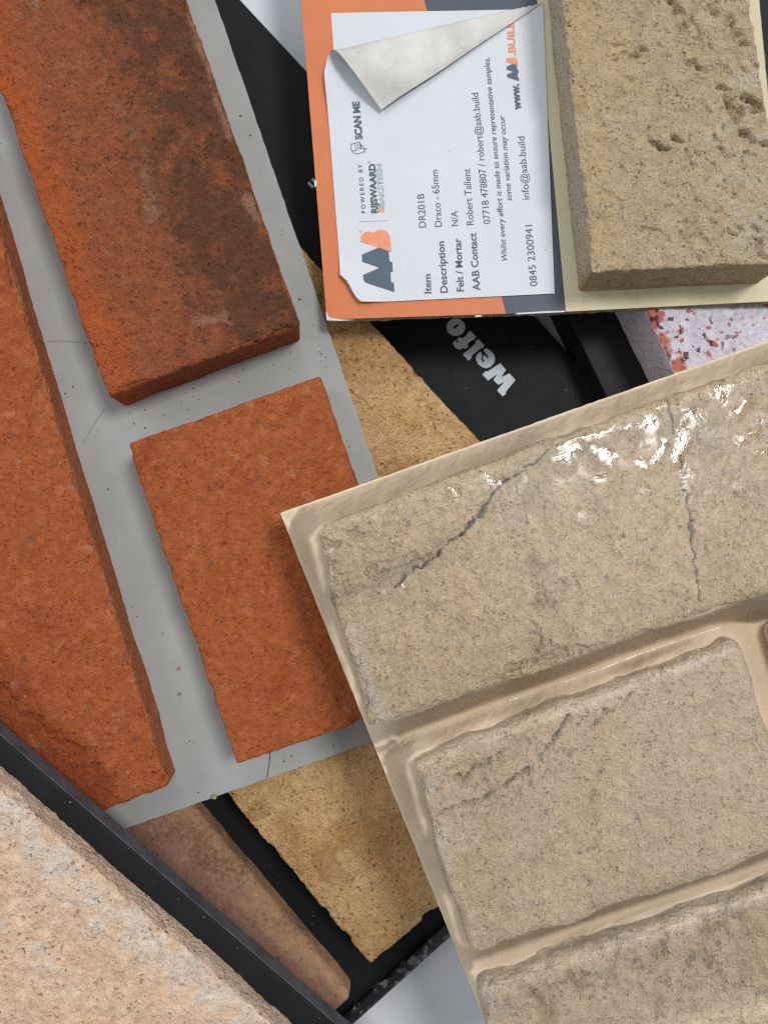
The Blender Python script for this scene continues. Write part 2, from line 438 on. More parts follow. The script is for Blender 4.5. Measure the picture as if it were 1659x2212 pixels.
# raised scuffed rim along the short end
slab('rim', o_w, PW, [(527, 2390), (1500, 1512), (1519, 1533), (546, 2411)], 0.0075, M['rim'], 0.0012, off=0.0022)
t_och = lambda px, py, s, t, top: (0.3 + 0.6 * fbm2(px, py, 130, 2, 5), 0.2 + 0.7 * fbm2(px, py, 60, 3, 8), sstep(0.35, 0.6, fbm2(px, py, 70, 3, 11)))
brick(o_w, PW, [(627, 506), (1505, 1463), (1181, 1760), (303, 803)], 0.020, M['b_ochre'], seed=1, tint=t_och, chip=0.0012,
      feats=[([(985, 880), (1005, 892), (1040, 905)], 3.5, 0.0008), ([(880, 852), (905, 862), (925, 880)], 3.5, 0.0010), ([(757, 850), (775, 868), (795, 880)], 3, 0.0010),
             pit(925, 905, 70, 10, 4, 0.0012), pit(850, 795, 0, 8, 3, 0.001), pit(880, 760, 30, 8, 3, 0.001)])
brick(o_w, PW, [(-36, 1089), (800, 2085), (1110, 1822), (274, 826)], 0.020, M['b_ochre'], seed=2, tint=t_och, chip=0.0014,
      feats=[pit(805, 1990, 60, 24, 4, 0.0010), ([(740, 1700), (770, 1730), (800, 1790), (815, 1850)], 9, 0.0007), ([(735, 1690), (765, 1755)], 5, 0.0008), pit(742, 1790, 20, 10, 4, 0.001)])
t_brn = lambda px, py, s, t, top: (sstep(0.82, 0.99, 1 - t + 0.06 * fbm2(px, py, 60, 2, 3)) + (1 - top) * 0.6, 0.25 * sstep(0.3, 0.6, fbm2(px, py, 40, 3, 5)), 0.25 + 0.5 * fbm2(px, py, 90, 2, 7))
brick(o_w, PW, [(-85, 1110), (765, 2125), (439, 2420), (-411, 1405)], 0.009, M['b_brown'], seed=3, r=0.0032, at_base=True, tint=t_brn, chip=0.0005, a=(0.0004, 0.00012, 0.00016),
      feats=[([(468, 1795), (500, 1820), (520, 1830), (545, 1855)], 4, 0.0009)])
# lettering, outline by outline
LT = lambda x, y: (937.8 + x * 0.1336, 673.5 + y * 0.1336)
GLYPH = [
 [(1015,1270),(1105,1370),(1158,1325),(1155,1295),(1312,1103),(1215,995),(1080,1060),(1160,938),(1068,832),(860,965),(830,960),(778,1015),(870,1112),(1020,1005),(955,1105),(1035,1182),(1135,1130)],
 [(835,585),(900,620),(960,680),(982,750),(965,830),(910,890),(840,915),(770,895),(705,840),(675,770),(680,710),(720,660),(755,645),(770,665),(762,780),(780,812),(815,805),(818,795),(785,765),(790,690),(870,755),(880,735),(795,625)],
 [(460,690),(555,790),(605,745),(600,715),(740,600),(775,592),(812,548),(715,440),(660,490),(668,515)],
 [(297,510),(340,455),(375,500),(398,485),(365,450),(415,405),(450,435),(530,370),(535,345),(585,305),(683,410),(630,460),(608,460),(535,520),(552,555),(505,605),(470,580),(420,612),(370,605),(330,560)],
]
oo = []
for k in range(25):
    t = 2 * math.pi * k / 24; oo.append((350 + 152 * math.cos(t) , 250 + 140 * math.sin(t)))
for k in range(25):
    t = -2 * math.pi * k / 24; x, y = 60 * math.cos(t), 20 * math.sin(t); oo.append((352 + x * 0.75 + y * 0.66, 238 - x * 0.66 + y * 0.75))
GLYPH.append(oo)
for gph in GLYPH:
    sheet('printed_letter', o_w, PW, [LT(x, y) for x, y in gph], 0.00012, M['letter'])
QT = lambda x, y: (648 + x * 0.0719, 366.6 + y * 0.0719)
for gph in ([(220, 400), (290, 350), (430, 510), (370, 570)], [(330, 290), (410, 240), (540, 400), (470, 450)]):
    sheet('printed_letter', o_w, PW, [QT(x, y) for x, y in gph], 0.00012, M['letter'])

# ------------------------------------------------------------------ board with the whitewashed slip
PP = Plane(0.020)
o_p = thing('brick_sample_board', tuple(PP.at(1500, 700)[:2]) + (0,), 'black sample board carrying a whitewashed brick slip with worn red edge', 'sample board')
slab('board', o_p, PP, [(990, 190), (1222, 674), (1537, 1330), (2150, 1060), (1660, -140)], 0.020, M['black_card'], 0.0005)
def t_white(px, py, s, t, top):
    ed = np.exp(-((t * 420) / 34) ** 2) * top
    worn = ed * (0.9 + 1.2 * fbm2(px, py, 22, 3, 4)) + 0.8 * sstep(0.40, 0.56, fbm2(px, py, 15, 3, 6)) * top
    spots = sstep(0.22, 0.36, fbm2(px, py, 13, 3, 9)) * (0.4 + 0.6 * sstep(0.5, 0.0, t)) * top
    return worn, spots * 0.95, (1 - top) * 1.0
brick(o_p, PP, [(1240, 480), (1470, 982), (1850, 830), (1620, 328)], 0.0245, M['b_white'], res=0.00045, seed=4, at_base=True, tint=t_white, chip=0.0014, a=(0.0005, 0.0004, 0.0002))

# ------------------------------------------------------------------ grey board with red slips
PG = Plane(0.030, (740, 1000), -0.10, 0.0)
o_g = thing('brick_sample_board', tuple(PG.at(400, 1000) - PG.n * 0.003), 'pale grey sample board with three red and orange brick slips in staggered courses', 'sample board')
slab('board', o_g, PG, [(328, -400), (992, 1536), (-323, 2000), (-987, 64)], 0.003, M['grey'], 0.0003, ragged=0.8, seed=3)
def t_r1(px, py, s, t, top):
    n = fbm2(px, py, 120, 4, 3); n2 = fbm2(px, py, 36, 3, 6)
    dark = sstep(0.26, 0.78, t + 0.18 * n) * (0.82 + 0.75 * n2) * top
    dark = dark * (1 - 0.9 * np.exp(-(polydist(px, py, [(455, 40), (530, 230), (600, 500)]) / 13) ** 2) * (n2 > -0.25))
    orange = sstep(0.30, 0.0, t + 0.08 * n) * 0.95 + 0.25 * (1 - top)
    pale = np.exp(-(polydist(px, py, [(415, 30), (450, 130), (485, 250), (500, 290)]) / 13) ** 2) * (0.8 + 1.2 * n2) \
        + np.exp(-(polydist(px, py, [(535, 430), (560, 470)]) / 14) ** 2) * (0.8 + n2) \
        + 0.6 * np.exp(-(polydist(px, py, [(240, 150), (300, 310), (330, 440), (340, 530)]) / 40) ** 2) * sstep(-0.1, 0.7, n2 + 0.2 * n) \
        + 0.6 * np.exp(-(polydist(px, py, [(60, 10), (150, 110)]) / 50) ** 2) * sstep(0.0, 0.5, n2) \
        + 0.8 * np.exp(-(polydist(px, py, [(470, 640), (490, 700), (430, 690)]) / 16) ** 2) * sstep(-0.2, 0.4, n2)
    return dark, orange, pale * top
brick(o_g, PG, [(178, -650), (650, 702), (232, 857), (-240, -493)][::-1], 0.022, M['b_red_dark'], seed=5, tint=t_r1, chip=0.0013, rag=0.0004,
      a=(0.0004, 0.00018, 0.00030), r=0.0014)
def t_r2(px, py, s, t, top):
    n = fbm2(px, py, 90, 3, 13); n2 = fbm2(px, py, 30, 3, 16)
    return (0.15 + 0.55 * fbm2(px, py, 160, 3, 2), sstep(0.25, 0.6, n2) * 0.8 * sstep(-0.3, 0.4, n) + np.exp(-(polydist(px, py, [(560, 880), (640, 950), (520, 1010)]) / 60) ** 2) * sstep(0.0, 0.5, n2),
            sstep(0.62, 0.70, fbm2(px, py, 14, 2, 19)) * 0.8)
brick(o_g, PG, [(275, 958), (693, 810), (930, 1507), (511, 1654)], 0.022, M['b_red'], seed=6, tint=t_r2, chip=0.0009, rag=0.0003,
      feats=[pit(421, 1238, 30, 5, 3, 0.0015), ([(358, 1215), (368, 1222), (378, 1214)], 2.5, 0.0008), pit(585, 1308, 120, 6, 4, 0.0008), pit(548, 920, 0, 6, 4, 0.0008)])
def t_r3(px, py, s, t, top):
    n = fbm2(px, py, 120, 3, 23); n2 = fbm2(px, py, 32, 3, 26)
    return (0.15 + 0.5 * n + 1.0 * np.exp(-(polydist(px, py, [(0, 1500), (110, 1610), (200, 1700)]) / 55) ** 2), sstep(0.3, 0.65, n2) * 0.7 + 0.85 * (1 - top) + 0.6 * np.exp(-(polydist(px, py, [(60, 700), (160, 1000), (300, 1480)]) / 12) ** 2) * sstep(-0.2, 0.4, n2),
            sstep(0.63, 0.70, fbm2(px, py, 16, 2, 29)) * 0.8)
brick(o_g, PG, [(-72, 266), (365, 1700), (-49, 1854), (-486, 420)], 0.014, M['b_red'], seed=7, tint=t_r3, chip=0.0016, rag=0.0003,
      feats=[([(0, 1490), (40, 1540), (110, 1590), (180, 1620)], 12, 0.0010), ([(20, 1510), (60, 1545), (90, 1555)], 4, 0.0012), pit(200, 1660, 10, 40, 8, 0.0009), pit(350, 1672, 30, 20, 8, 0.0022), ([(305, 1450), (318, 1490), (325, 1515)], 4, 0.0012)])
sheet('pencil_line', o_g, PG, stroke([(100, 738), (140, 736), (190, 742)], 1.2), 0.00012, M['pencil'])
sheet('pencil_line', o_g, PG, stroke([(178, 960), (205, 915), (228, 880)], 1.0), 0.00012, M['pencil'])
sheet('pencil_line', o_g, PG, stroke([(584, 1625), (582, 1650), (577, 1680)], 2.2), 0.00012, M['pencil_red'])
for cx_, cy_, r_ in ((388, 1500, 5), (385, 1445, 4), (783, 906, 4), (735, 765, 4), (463, 1722, 8), (648, 645, 3)):
    pts = [(cx_ + r_ * (1 + 0.3 * math.sin(k * 5 + cx_)) * math.cos(k * 1.047), cy_ + 0.7 * r_ * math.sin(k * 1.047)) for k in range(6)]
    slab('crumb', o_g, PG, pts, 0.0008, M['b_brown'] if r_ < 8 else M['card'], 0.0002, off=0.0008)

# ------------------------------------------------------------------ orange and cream card with label and sand coloured slip
PA = Plane(0.043, (1030, 690), 0.065, 0.0)
o_a = thing('brick_sample_board', tuple(PA.at(1300, 400) - PA.n * 0.0035), 'orange, charcoal and cream card panel with sand coloured brick slip and peeling white label', 'sample board')
CARD = [(623, -345), (706, 690), (1222, 673), (1698, 649), (1607, -345)]
slab('card', o_a, PA, CARD, 0.0014, M['card'], 0.0003, off=-0.0002, ragged=0.9, seed=5)
slab('card', o_a, PA, [(625, -345), (710, 694), (1222, 677), (1700, 653), (1609, -345)], 0.0015, M['card'], 0.0003, off=-0.0018, ragged=1.6, seed=7)
def on(x0, x1, y): return x0 + x1 * y
sheet('printed_panel', o_a, PA, [(623, -345), (706, 690), (1092.5, 677.5), (826, -345)], 0.0001, M['orange'])
sheet('printed_panel', o_a, PA, [(826, -345), (1092.5, 677.5), (1222, 673), (1128, -345)], 0.0001, M['charcoal'])
sheet('printed_panel', o_a, PA, [(1128, -345), (1222, 673), (1698, 649), (1607, -345)], 0.0001, M['cream'])
# edge wear
for pts in ([(704, 672), (712, 686), (735, 690), (770, 691), (735, 693), (706, 692)], [(1025, 682), (1037, 680.5), (1042, 683), (1028, 685)],
            [(679, 388), (685, 392), (684, 402), (680, 404)], [(1115, 676), (1180, 672), (1220, 671), (1220, 674), (1115, 679)]):
    sheet('worn_edge', o_a, PA, pts, 0.0002, M['paper'])
feA = [([(1403, 293), (1412, 312), (1420, 322), (1437, 326)], 6, 0.0030), pit(1470, 297, 25, 22, 6, 0.0024), pit(1336, 91, -8, 30, 4, 0.0013), pit(1362, 124, 25, 30, 6, 0.0020),
       ([(1478, 128), (1495, 138), (1503, 150), (1520, 152)], 6, 0.0028), ([(1447, 0), (1465, 22), (1480, 26)], 6, 0.0026), pit(1509, 58, 60, 30, 7, 0.0016), pit(1475, 62, 45, 20, 5, 0.0010),
       ([(1580, 45), (1590, 65), (1604, 88)], 7, 0.0028), pit(1540, 25, 55, 34, 6, 0.0015), pit(1561, 187, 5, 30, 5, 0.0018), pit(1628, 222, 35, 34, 9, 0.0032), pit(1512, 95, 70, 18, 7, 0.0014),
       ([(1566, 215), (1585, 240), (1594, 262), (1610, 290), (1622, 300)], 8, 0.0024), pit(1636, 310, 20, 40, 8, 0.0022), ([(1549, 290), (1556, 310), (1562, 335), (1572, 340)], 4, 0.0018),
       pit(1493, 480, 10, 40, 5, 0.0008), pit(1550, 458, 0, 20, 5, 0.0010), pit(1640, 540, 80, 30, 6, 0.0014), pit(1445, 445, 0, 18, 4, 0.0010), pit(1500, 552, 30, 16, 5, 0.001),
       pit(1570, 150, 60, 12, 4, 0.0014), pit(1605, 148, 60, 10, 4, 0.0014), pit(1435, 400, 60, 8, 3, 0.0012), pit(1390, 362, 20, 8, 3, 0.001), pit(1622, 335, 15, 20, 5, 0.0014), ([(1630, 480), (1642, 505), (1640, 530)], 5, 0.0012),
       pit(1375, 30, 50, 12, 4, 0.0010), pit(1430, 95, 40, 14, 4, 0.0012)]
_r = np.random.RandomState(11)
for _ in range(60):
    x_, y_ = 1320 + 330 * _r.rand() ** 0.6, -20 + 560 * _r.rand() ** 1.3
    feA.append(pit(x_, y_, 15 + 60 * _r.rand(), 8 + 26 * _r.rand(), 2.5 + 2.0 * _r.rand(), 0.0006 + 0.0010 * _r.rand()))
def t_sand(px, py, s, t, top):
    n = fbm2(px, py, 100, 3, 33); n2 = fbm2(px, py, 30, 3, 36)
    grey = sstep(1400, 1640, px + 90 * n) * (0.45 + 0.5 * n2) * top + (t < 0.5) * (1 - top) * (s < 0.985)  # left face painted paler to stand in for light falling on it
    yel = sstep(1420, 1290, px + 70 * n) * (0.7 + 0.5 * n2) * top
    br = (s > 0.97) * (1 - top) * 0.35 + 0.1
    return grey, yel, br
brick(o_a, PA, [(1179, -330), (1278, 588), (1702, 567), (1574, -330)], 0.021, M['b_sand'], res=0.0005, seed=8, tint=t_sand, chip=0.0010, rag=0.0004, feats=[(p_, w_ * 0.85, d_ * 0.9) for p_, w_, d_ in feA], r=0.0009, a=(0.0003, 0.00014, 0.00036))

# label: older sheet underneath, upper sheet peeled back from its corner
sheet('label', o_a, PA, [(715, 28), (1146, 20), (1188, 600), (757, 612)], 0.0003, M['paper'])['label'] = 'older blank white label under the peeling one'
APEX = np.array([1172.0, 8.0]); FDIR = np.array([-438.0, 146.0]); FDIR /= np.hypot(*FDIR); FNRM = np.array([-FDIR[1] * -1, 0])
FNRM = np.array([-0.3162, -0.9487])
def label_sheet(name, offz, mat, parent):
    NU, NV = 110, 130
    V = []
    for j in range(NV + 1):
        t = j / NV
        if t < 0.76:
            k = t / 0.76; Lp = np.array([741 + (703 - 741) * k, 657 + (165 - 657) * k])
        else:
            k = (t - 0.76) / 0.24; Lp = np.array([703 + (755 - 703) * k, 165 + (-47 - 165) * k])
        Rp = np.array([1197 + (1172 - 1197) * t - 12 * math.sin(math.pi * t) * t * 0, 635 + (8 - 635) * t])
        for i in range(NU + 1):
            p = Lp + (Rp - Lp) * (i / NU)
            z = 0.0
            # cut and lifted lower corner
            nrm = np.array([-0.74, 0.67]); dd = float(np.dot(p - np.array([738, 603]), nrm)) + 4 * math.sin((p[0] + p[1]) / 21.0)
            if dd > 0: p = p - nrm * dd
            lift = max(0.0, 1 + dd / 46.0) if dd < 0 else 1.0
            z += 0.0017 * lift ** 2
            # small bulge of the left edge near the peel
            z += 0.0024 * math.exp(-((p[0] - 700) / 40) ** 2 - ((p[1] - 170) / 60) ** 2)
            v = p - APEX; rho = np.hypot(*v)
            if rho > 1e-6:
                ang = math.atan2(np.dot(v, FNRM), np.dot(v, FDIR))
                if ang > 0:
                    c = 0.056; al = ang / c
                    if al < math.pi:
                        nn = rho * c * math.sin(al); zz = rho * c * (1 - math.cos(al)); aa = rho
                    else:
                        rest = ang - c * math.pi
                        nn = -rho * math.sin(rest); aa = rho * math.cos(rest); zz = rho * 2 * c * (1 - 0.72 * min(1, rest / 0.28) ** 1.6)
                    p = APEX + FDIR * aa + FNRM * nn * (1 + 0.012 * math.sin(rho * 0.03))
                    z += 0.00016 * math.sin(ang * 23 + rho * 0.021 + 2 * math.sin(rho * 0.013)) * min(1, al / 3) * min(1, rho / 300)
                    z += zz * 0.000140
                    if offz < 0.00045 and al > math.pi / 2: z += 0.00030
            V.append(PA.at(p[0], p[1], 0) + PA.n * (z + offz))
    V = np.array(V)
    i, j = np.meshgrid(np.arange(NU), np.arange(NV), indexing='xy')
    b = (j * (NU + 1) + i).ravel()
    F = np.stack([b, b + 1, b + NU + 2, b + NU + 1], 1)
    return mesh_np(name, V, F, parent, mat, True)
lab = label_sheet('label', 0.00055, M['paper'], o_a); lab['label'] = 'white printed label with its top corner peeled and folded back'
label_sheet('label_backing', 0.00042, M['paper_back'], lab)
TOFF = 0.00066

_cap = {}
def text(body, p0, p1, cap, mat, bold=0.0, shear=0.0, spacing=1.0, parent=None, name='printed_text'):
    cu = bpy.data.curves.new('t', 'FONT'); cu.body = body; cu.size = 1.0; cu.offset = bold; cu.shear = shear
    cu.space_character = spacing; cu.resolution_u = 4
    ob = bpy.data.objects.new('t', cu); COL.objects.link(ob)
    dg = bpy.context.evaluated_depsgraph_get(); dg.update()
    me = bpy.data.meshes.new_from_object(ob.evaluated_get(dg))
    bpy.data.objects.remove(ob)
    n = len(me.vertices); v = np.zeros(n * 3); me.vertices.foreach_get('co', v); v = v.reshape(-1, 3)
    x0, x1 = v[:, 0].min(), v[:, 0].max()
    P0, P1 = np.array(p0, float), np.array(p1, float)
    d = P1 - P0; L = np.hypot(*d); d = d / L
    up = np.array([d[1], -d[0]])                  # text up, picture y points down
    sx = L / (x1 - x0); sy = cap / 0.70
    org = origin(parent or lab)
    out = np.array([PA.at(*(P0 + d * (q[0] - x0) * sx + up * q[1] * sy), TOFF) for q in v]) - org
    me.vertices.foreach_set('co', out.astype(np.float32).ravel()); me.update()
    return link(name, me, parent or lab, mat)
C2 = lambda x, y: (630.9 + x * 0.37, y * 0.37)
INK = M['ink']
for body, a_, b_, cap, bold, sh in (
    ('Item', (812, 1712), (808, 1600), 40, 0.018, 0), ('Description', (908, 1708), (887, 1408), 42, 0.018, 0),
    ('Felt / Mortar', (1003, 1700), (984, 1390), 41, 0.018, 0), ('AAB Contact', (1098, 1695), (1073, 1358), 42, 0.018, 0),
    ('DR201B', (783, 1327), (770, 1130), 42, 0, 0), ('Draco - 65mm', (875, 1322), (850, 990), 42, 0, 0),
    ('N/A', (970, 1318), (965, 1230), 40, 0, 0), ('Robert Tallent', (1060, 1312), (1038, 983), 42, 0, 0),
    ('07718 478807 / robert@aab.build', (1158, 1305), (1086, 540), 41, 0, 0),
    ('Whilst every effort is made to ensure representative samples,', (1256, 1520), (1150, 335), 33, 0.006, 0.22),
    ('some variation may occur', (1282, 1172), (1238, 672), 33, 0.006, 0.22),
    ('0845 2300941', (1432, 1668), (1400, 1312), 44, 0, 0), ('info@aab.build', (1385, 1163), (1355, 795), 42, 0, 0)):
    text(body, C2(*a_), C2(*b_), cap * 0.37, INK, bold, sh)
text('www.', (1125, 236), (1119.5, 181), 17, M['ink_dark'], 0.05, 0.1)
text('.BUILD', (1113.5, 119), (1109, 40), 15.5, M['ink_orange'], 0.035)
text('POWERED BY', C2(430, 1243), C2(410, 958), 9.0, INK, 0.012, 0, 1.5)
text('RIJSWAARD', C2(500, 1243), C2(484, 955), 13.5, M['ink_dark'], 0.045)
text('BAKSTEEN', C2(541, 1207), C2(522, 955), 11.5, M['ink_light'], 0.03)
text('SCAN ME', C2(411, 812), C2(392, 590), 15.0, M['ink_dark'], 0.045)
Z1 = lambda x, y: (750.2 + x * 0.1542, 324 + y * 0.1542)
LOGO_G = [(660,1990),(230,1850),(222,1750),(450,1650),(210,1565),(205,1465),(440,1365),(580,1420),(590,1560),(630,1570),(638,1700),(605,1715),(612,1850),(650,1855)]
LOGO_O = [(185,1285),(190,1235),(202,1195),(235,1158),(290,1140),(345,1150),(372,1165),(410,1132),(460,1115),(520,1120),(570,1155),(595,1210),(605,1290),(615,1428),(440,1365),(300,1318)]
PL = PA.shift(0)
def lsheet(pts, mat, name='printed_mark', extra=0.0): return sheet(name, lab, PA, pts, TOFF + extra, mat)
lsheet([Z1(*p) for p in LOGO_G], M['ink_dark']); lsheet([Z1(*p) for p in LOGO_O], M['ink_orange'], extra=0.00003)
def mini(p):
    a_, b_ = np.array(Z1(660, 1990)), np.array([1121.0, 175.0])
    return tuple(b_ + (np.array(Z1(*p)) - a_) * np.array([0.385, 0.385]))
lsheet([mini(p) for p in LOGO_G], M['ink_dark']); lsheet([mini(p) for p in LOGO_O], M['ink_orange'], extra=0.00003)
circ = lambda x, y, r: [(x + r * math.cos(k * 0.5236), y + r * math.sin(k * 0.5236)) for k in range(12)]
lsheet(circ(*Z1(190, 1140), 2.4), M['ink_light']); lsheet(circ(*Z1(302, 168), 2.4), M['ink_light'])
lsheet(stroke([Z1(165, 1003), Z1(580, 988)], 1.0), M['ink_light'])
lsheet([Z1(*p) for p in ((430, 803), (468, 803), (470, 872), (432, 874))], M['ink_orange'])
lsheet([Z1(*p) for p in ((480, 803), (518, 801), (522, 866), (482, 870))], M['ink_orange'])
Z2 = lambda x, y: (699 + x * 0.298, y * 0.298)
for pts in ([(200, 1045), (230, 1036), (262, 1030), (270, 1050), (273, 1075)], [(200, 1045), (198, 1075), (204, 1092), (240, 1090)], [(228, 1040), (234, 1082), (252, 1078), (268, 1072), (260, 1032)],
            [(204, 1092), (225, 1112), (250, 1116), (280, 1104), (298, 1095)], [(262, 1046), (285, 1058), (300, 1085), (298, 1112)], [(270, 1075), (290, 1080), (318, 1076)], [(240, 1050), (252, 1048), (250, 1060), (244, 1066), (254, 1068)]):
    lsheet(stroke([Z2(*p) for p in pts], 1.3), M['ink_dark'])
for x_, y_ in ((972, 325), (941, 600), (1055, 623), (1178, 540)):
    lsheet(circ(x_, y_, 1.3), M['ink_light'])

# ------------------------------------------------------------------ black board with buff slip
PT = Plane(0.067)
o_t = thing('brick_sample_board', tuple(PT.at(200, 2000) - PT.n * 0.006), 'black edged sample board with a pale buff brick slip streaked with white', 'sample board')
slab('board', o_t, PT, [(-420, 1227), (1000, 2451), (540, 2990), (-880, 1766)], 0.006, M['tray'], 0.0007)
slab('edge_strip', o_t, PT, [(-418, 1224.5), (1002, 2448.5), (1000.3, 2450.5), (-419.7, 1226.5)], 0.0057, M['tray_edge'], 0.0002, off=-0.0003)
def t_buff(px, py, s, t, top):
    n = fbm2(px, py, 110, 3, 43); n2 = fbm2(px, py, 34, 3, 46)
    line = polydist(px, py, [(-20, 1690), (90, 1830), (200, 1960), (310, 2010), (420, 2100), (540, 2230)])
    w = np.exp(-(line / 62) ** 2) * (0.62 + 1.1 * n2 + 0.4 * n) + 0.8 * np.exp(-(polydist(px, py, [(-10, 1960), (60, 2020), (120, 2140)]) / 30) ** 2) * sstep(0, 0.4, n2)
    return w, (1 - top) * 0.95 + 0.1 * n, sstep(0.15, 0.6, n2 + 0.3 * n) * 0.55 * top
brick(o_t, PT, [(-350, 1345), (850, 2400), (520, 2775), (-680, 1720)], 0.008, M['b_buff'], res=0.00055, seed=9, at_base=True, tint=t_buff, chip=0.0011, rag=0.0004, r=0.0013, a=(0.0004, 0.00022, 0.00052))

# ------------------------------------------------------------------ shrink wrapped board with three stone coloured slips
PC = Plane(0.075, (700, 1300), -0.025, -0.045)
BC = [(605, 1108), (1850, 667), (2384, 1992), (1139, 2433)]
o_c = thing('brick_sample_board', tuple(PC.at(1300, 1500) - PC.n * 0.0035), 'beige sample board with three stone coloured brick slips under glossy clear shrink wrap', 'sample board')
slab('board', o_c, PC, BC, 0.0035, M['mount'], 0.0004, ragged=0.7, seed=9)
HS = 0.0085
S1 = [(672, 1135), (1900, 690), (2028, 1157), (800, 1584)]
S2 = [(885, 1642), (1602, 1378), (1744, 1830), (1018, 2078)]
S3 = [(1030, 2135), (1800, 1868), (1925, 2300), (1160, 2565)]
def t_s1(px, py, s, t, top):
    n = fbm2(px, py, 120, 3, 53); n2 = fbm2(px, py, 36, 3, 56)
    dk = np.exp(-(polydist(px, py, [(1120, 1040), (1330, 940), (1500, 900), (1560, 980)]) / 60) ** 2) * (0.5 + 0.9 * n2) + np.exp(-(polydist(px, py, [(1140, 1150), (1180, 1250), (1160, 1400)]) / 50) ** 2) * (0.4 + 0.8 * n2) + np.exp(-(polydist(px, py, [(720, 1290), (860, 1240), (1000, 1150)]) / 30) ** 2) * 0.6
    ye = sstep(0.05, 0.5, n2 + 0.4 * n) * 0.7 + 0.8 * np.exp(-(polydist(px, py, [(900, 1250), (1050, 1120), (1180, 1010)]) / 26) ** 2)
    pl = 0.9 * np.exp(-(polydist(px, py, [(690, 1220), (715, 1265)]) / 22) ** 2) + 0.8 * np.exp(-(polydist(px, py, [(770, 1360), (800, 1500), (840, 1560)]) / 24) ** 2)
    return dk, ye, pl
brick(o_c, PC, S1, HS, M['b_stone'], res=0.00034, seed=10, r=0.0042, tint=t_s1, chip=0.0008, maxup=0.0007, side=0.0022, bias=0.0006, a=(0.0018, 0.0006, 0.00060),
      feats=[([(1185, 972), (1120, 1015), (1070, 1060), (1047, 1098), (1040, 1118), (990, 1160), (950, 1195), (900, 1230), (850, 1268)], 1.25, 0.0080), ([(1185, 972), (1090, 1040), (1047, 1098)], 12, 0.0011), ([(1060, 1065), (1040, 1112), (985, 1165)], 2.6, 0.0070),
             ([(1437, 862), (1452, 920), (1468, 985), (1480, 1060), (1492, 1130), (1500, 1200), (1508, 1300)], 1.4, 0.0080),
             ([(700, 1165), (760, 1185), (830, 1190), (870, 1170)], 6, 0.0013), ([(715, 1215), (770, 1228), (840, 1215), (900, 1190)], 6, 0.0013), ([(730, 1250), (800, 1240), (870, 1232), (960, 1185)], 9, 0.0016), ([(725, 1140), (790, 1155), (850, 1140)], 6, 0.0011), ([(1260, 1060), (1300, 1120), (1310, 1180)], 14, 0.0008), ([(900, 1330), (1000, 1300), (1080, 1310)], 16, 0.0007), ([(1560, 1000), (1600, 1100)], 14, 0.0009),
             ([(1100, 1440), (1180, 1420), (1260, 1400)], 8, 0.0018), ([(1225, 1425), (1235, 1440)], 4, 0.0014), ([(1140, 1200), (1165, 1270), (1158, 1400)], 12, 0.0012), ([(1190, 1090), (1210, 1150)], 10, 0.0006), pit(1345, 1150, 70, 14, 5, 0.0014), pit(1250, 1300, 60, 12, 5, 0.0012)])
def t_s2(px, py, s, t, top):
    n = fbm2(px, py, 130, 3, 63); n2 = fbm2(px, py, 34, 3, 66)
    return 0.1 + 0.35 * n2 + 0.3 * n, sstep(0.0, 0.5, n) * 0.8, np.exp(-(polydist(px, py, [(930, 1700), (950, 1830), (985, 1990)]) / 26) ** 2) * (0.5 + 0.7 * n2)
brick(o_c, PC, S2, HS, M['b_stone_pale'], res=0.0005, seed=11, r=0.0040, tint=t_s2, chip=0.0008, maxup=0.0007, side=0.0022, bias=0.0005, a=(0.0016, 0.0004, 0.00038),
      feats=[([(968, 1697), (1020, 1668), (1060, 1642), (1085, 1625)], 2.8, 0.0040), ([(958, 1758), (1000, 1742), (1050, 1718), (1095, 1690), (1135, 1662)], 3, 0.0050), ([(1225, 1545), (1212, 1580), (1180, 1612), (1168, 1640)], 3, 0.0040),
             ([(1375, 1488), (1350, 1510), (1300, 1540), (1275, 1580)], 2.8, 0.0030), ([(960, 1690), (1060, 1655), (1130, 1610)], 16, 0.0012), ([(1000, 1770), (1100, 1720), (1180, 1630)], 18, 0.0010), ([(1330, 1520), (1450, 1480), (1560, 1430)], 10, 0.0009), ([(1380, 1570), (1500, 1530), (1600, 1500)], 10, 0.0008), ([(1300, 1860), (1420, 1830)], 14, 0.0007), ([(1180, 1745), (1270, 1742), (1290, 1700), (1300, 1670)], 5, 0.0010), ([(1190, 1640), (1240, 1625)], 5, 0.0009), ([(975, 1910), (1010, 1880), (990, 1850)], 6, 0.0007), ([(1275, 1740), (1282, 1835)], 6, 0.0006)])
brick(o_c, PC, [(1672, 1352), (2050, 1212), (2190, 1680), (1814, 1806)], HS, M['b_stone_pale'], res=0.0009, seed=14, r=0.0030, maxup=0.0006)
def t_s3(px, py, s, t, top):
    n = fbm2(px, py, 120, 3, 73); n2 = fbm2(px, py, 34, 3, 76)
    return 0.32 + 0.5 * n2 + 0.3 * n, sstep(0.1, 0.5, n) * 0.7, np.exp(-(polydist(px, py, [(1050, 2140), (1080, 2200)]) / 30) ** 2) * (0.5 + 0.7 * n2)
brick(o_c, PC, S3, HS - 0.001, M['b_stone_pale'], res=0.00055, seed=12, r=0.0042, tint=t_s3, chip=0.0010, maxup=0.0007, side=0.0022, bias=0.0006, a=(0.0020, 0.0010, 0.00050),
      feats=[([(1440, 2020), (1420, 2060), (1380, 2075)], 6, 0.0014), ([(1550, 1995), (1545, 2050), (1530, 2080)], 6, 0.0014), ([(1495, 2060), (1480, 2110), (1470, 2150)], 7, 0.0012), ([(1330, 2020), (1335, 2050), (1320, 2090), (1300, 2130)], 4, 0.0011), ([(1230, 2110), (1260, 2150)], 6, 0.0012), ([(1545, 2085), (1565, 2140)], 6, 0.0010)])

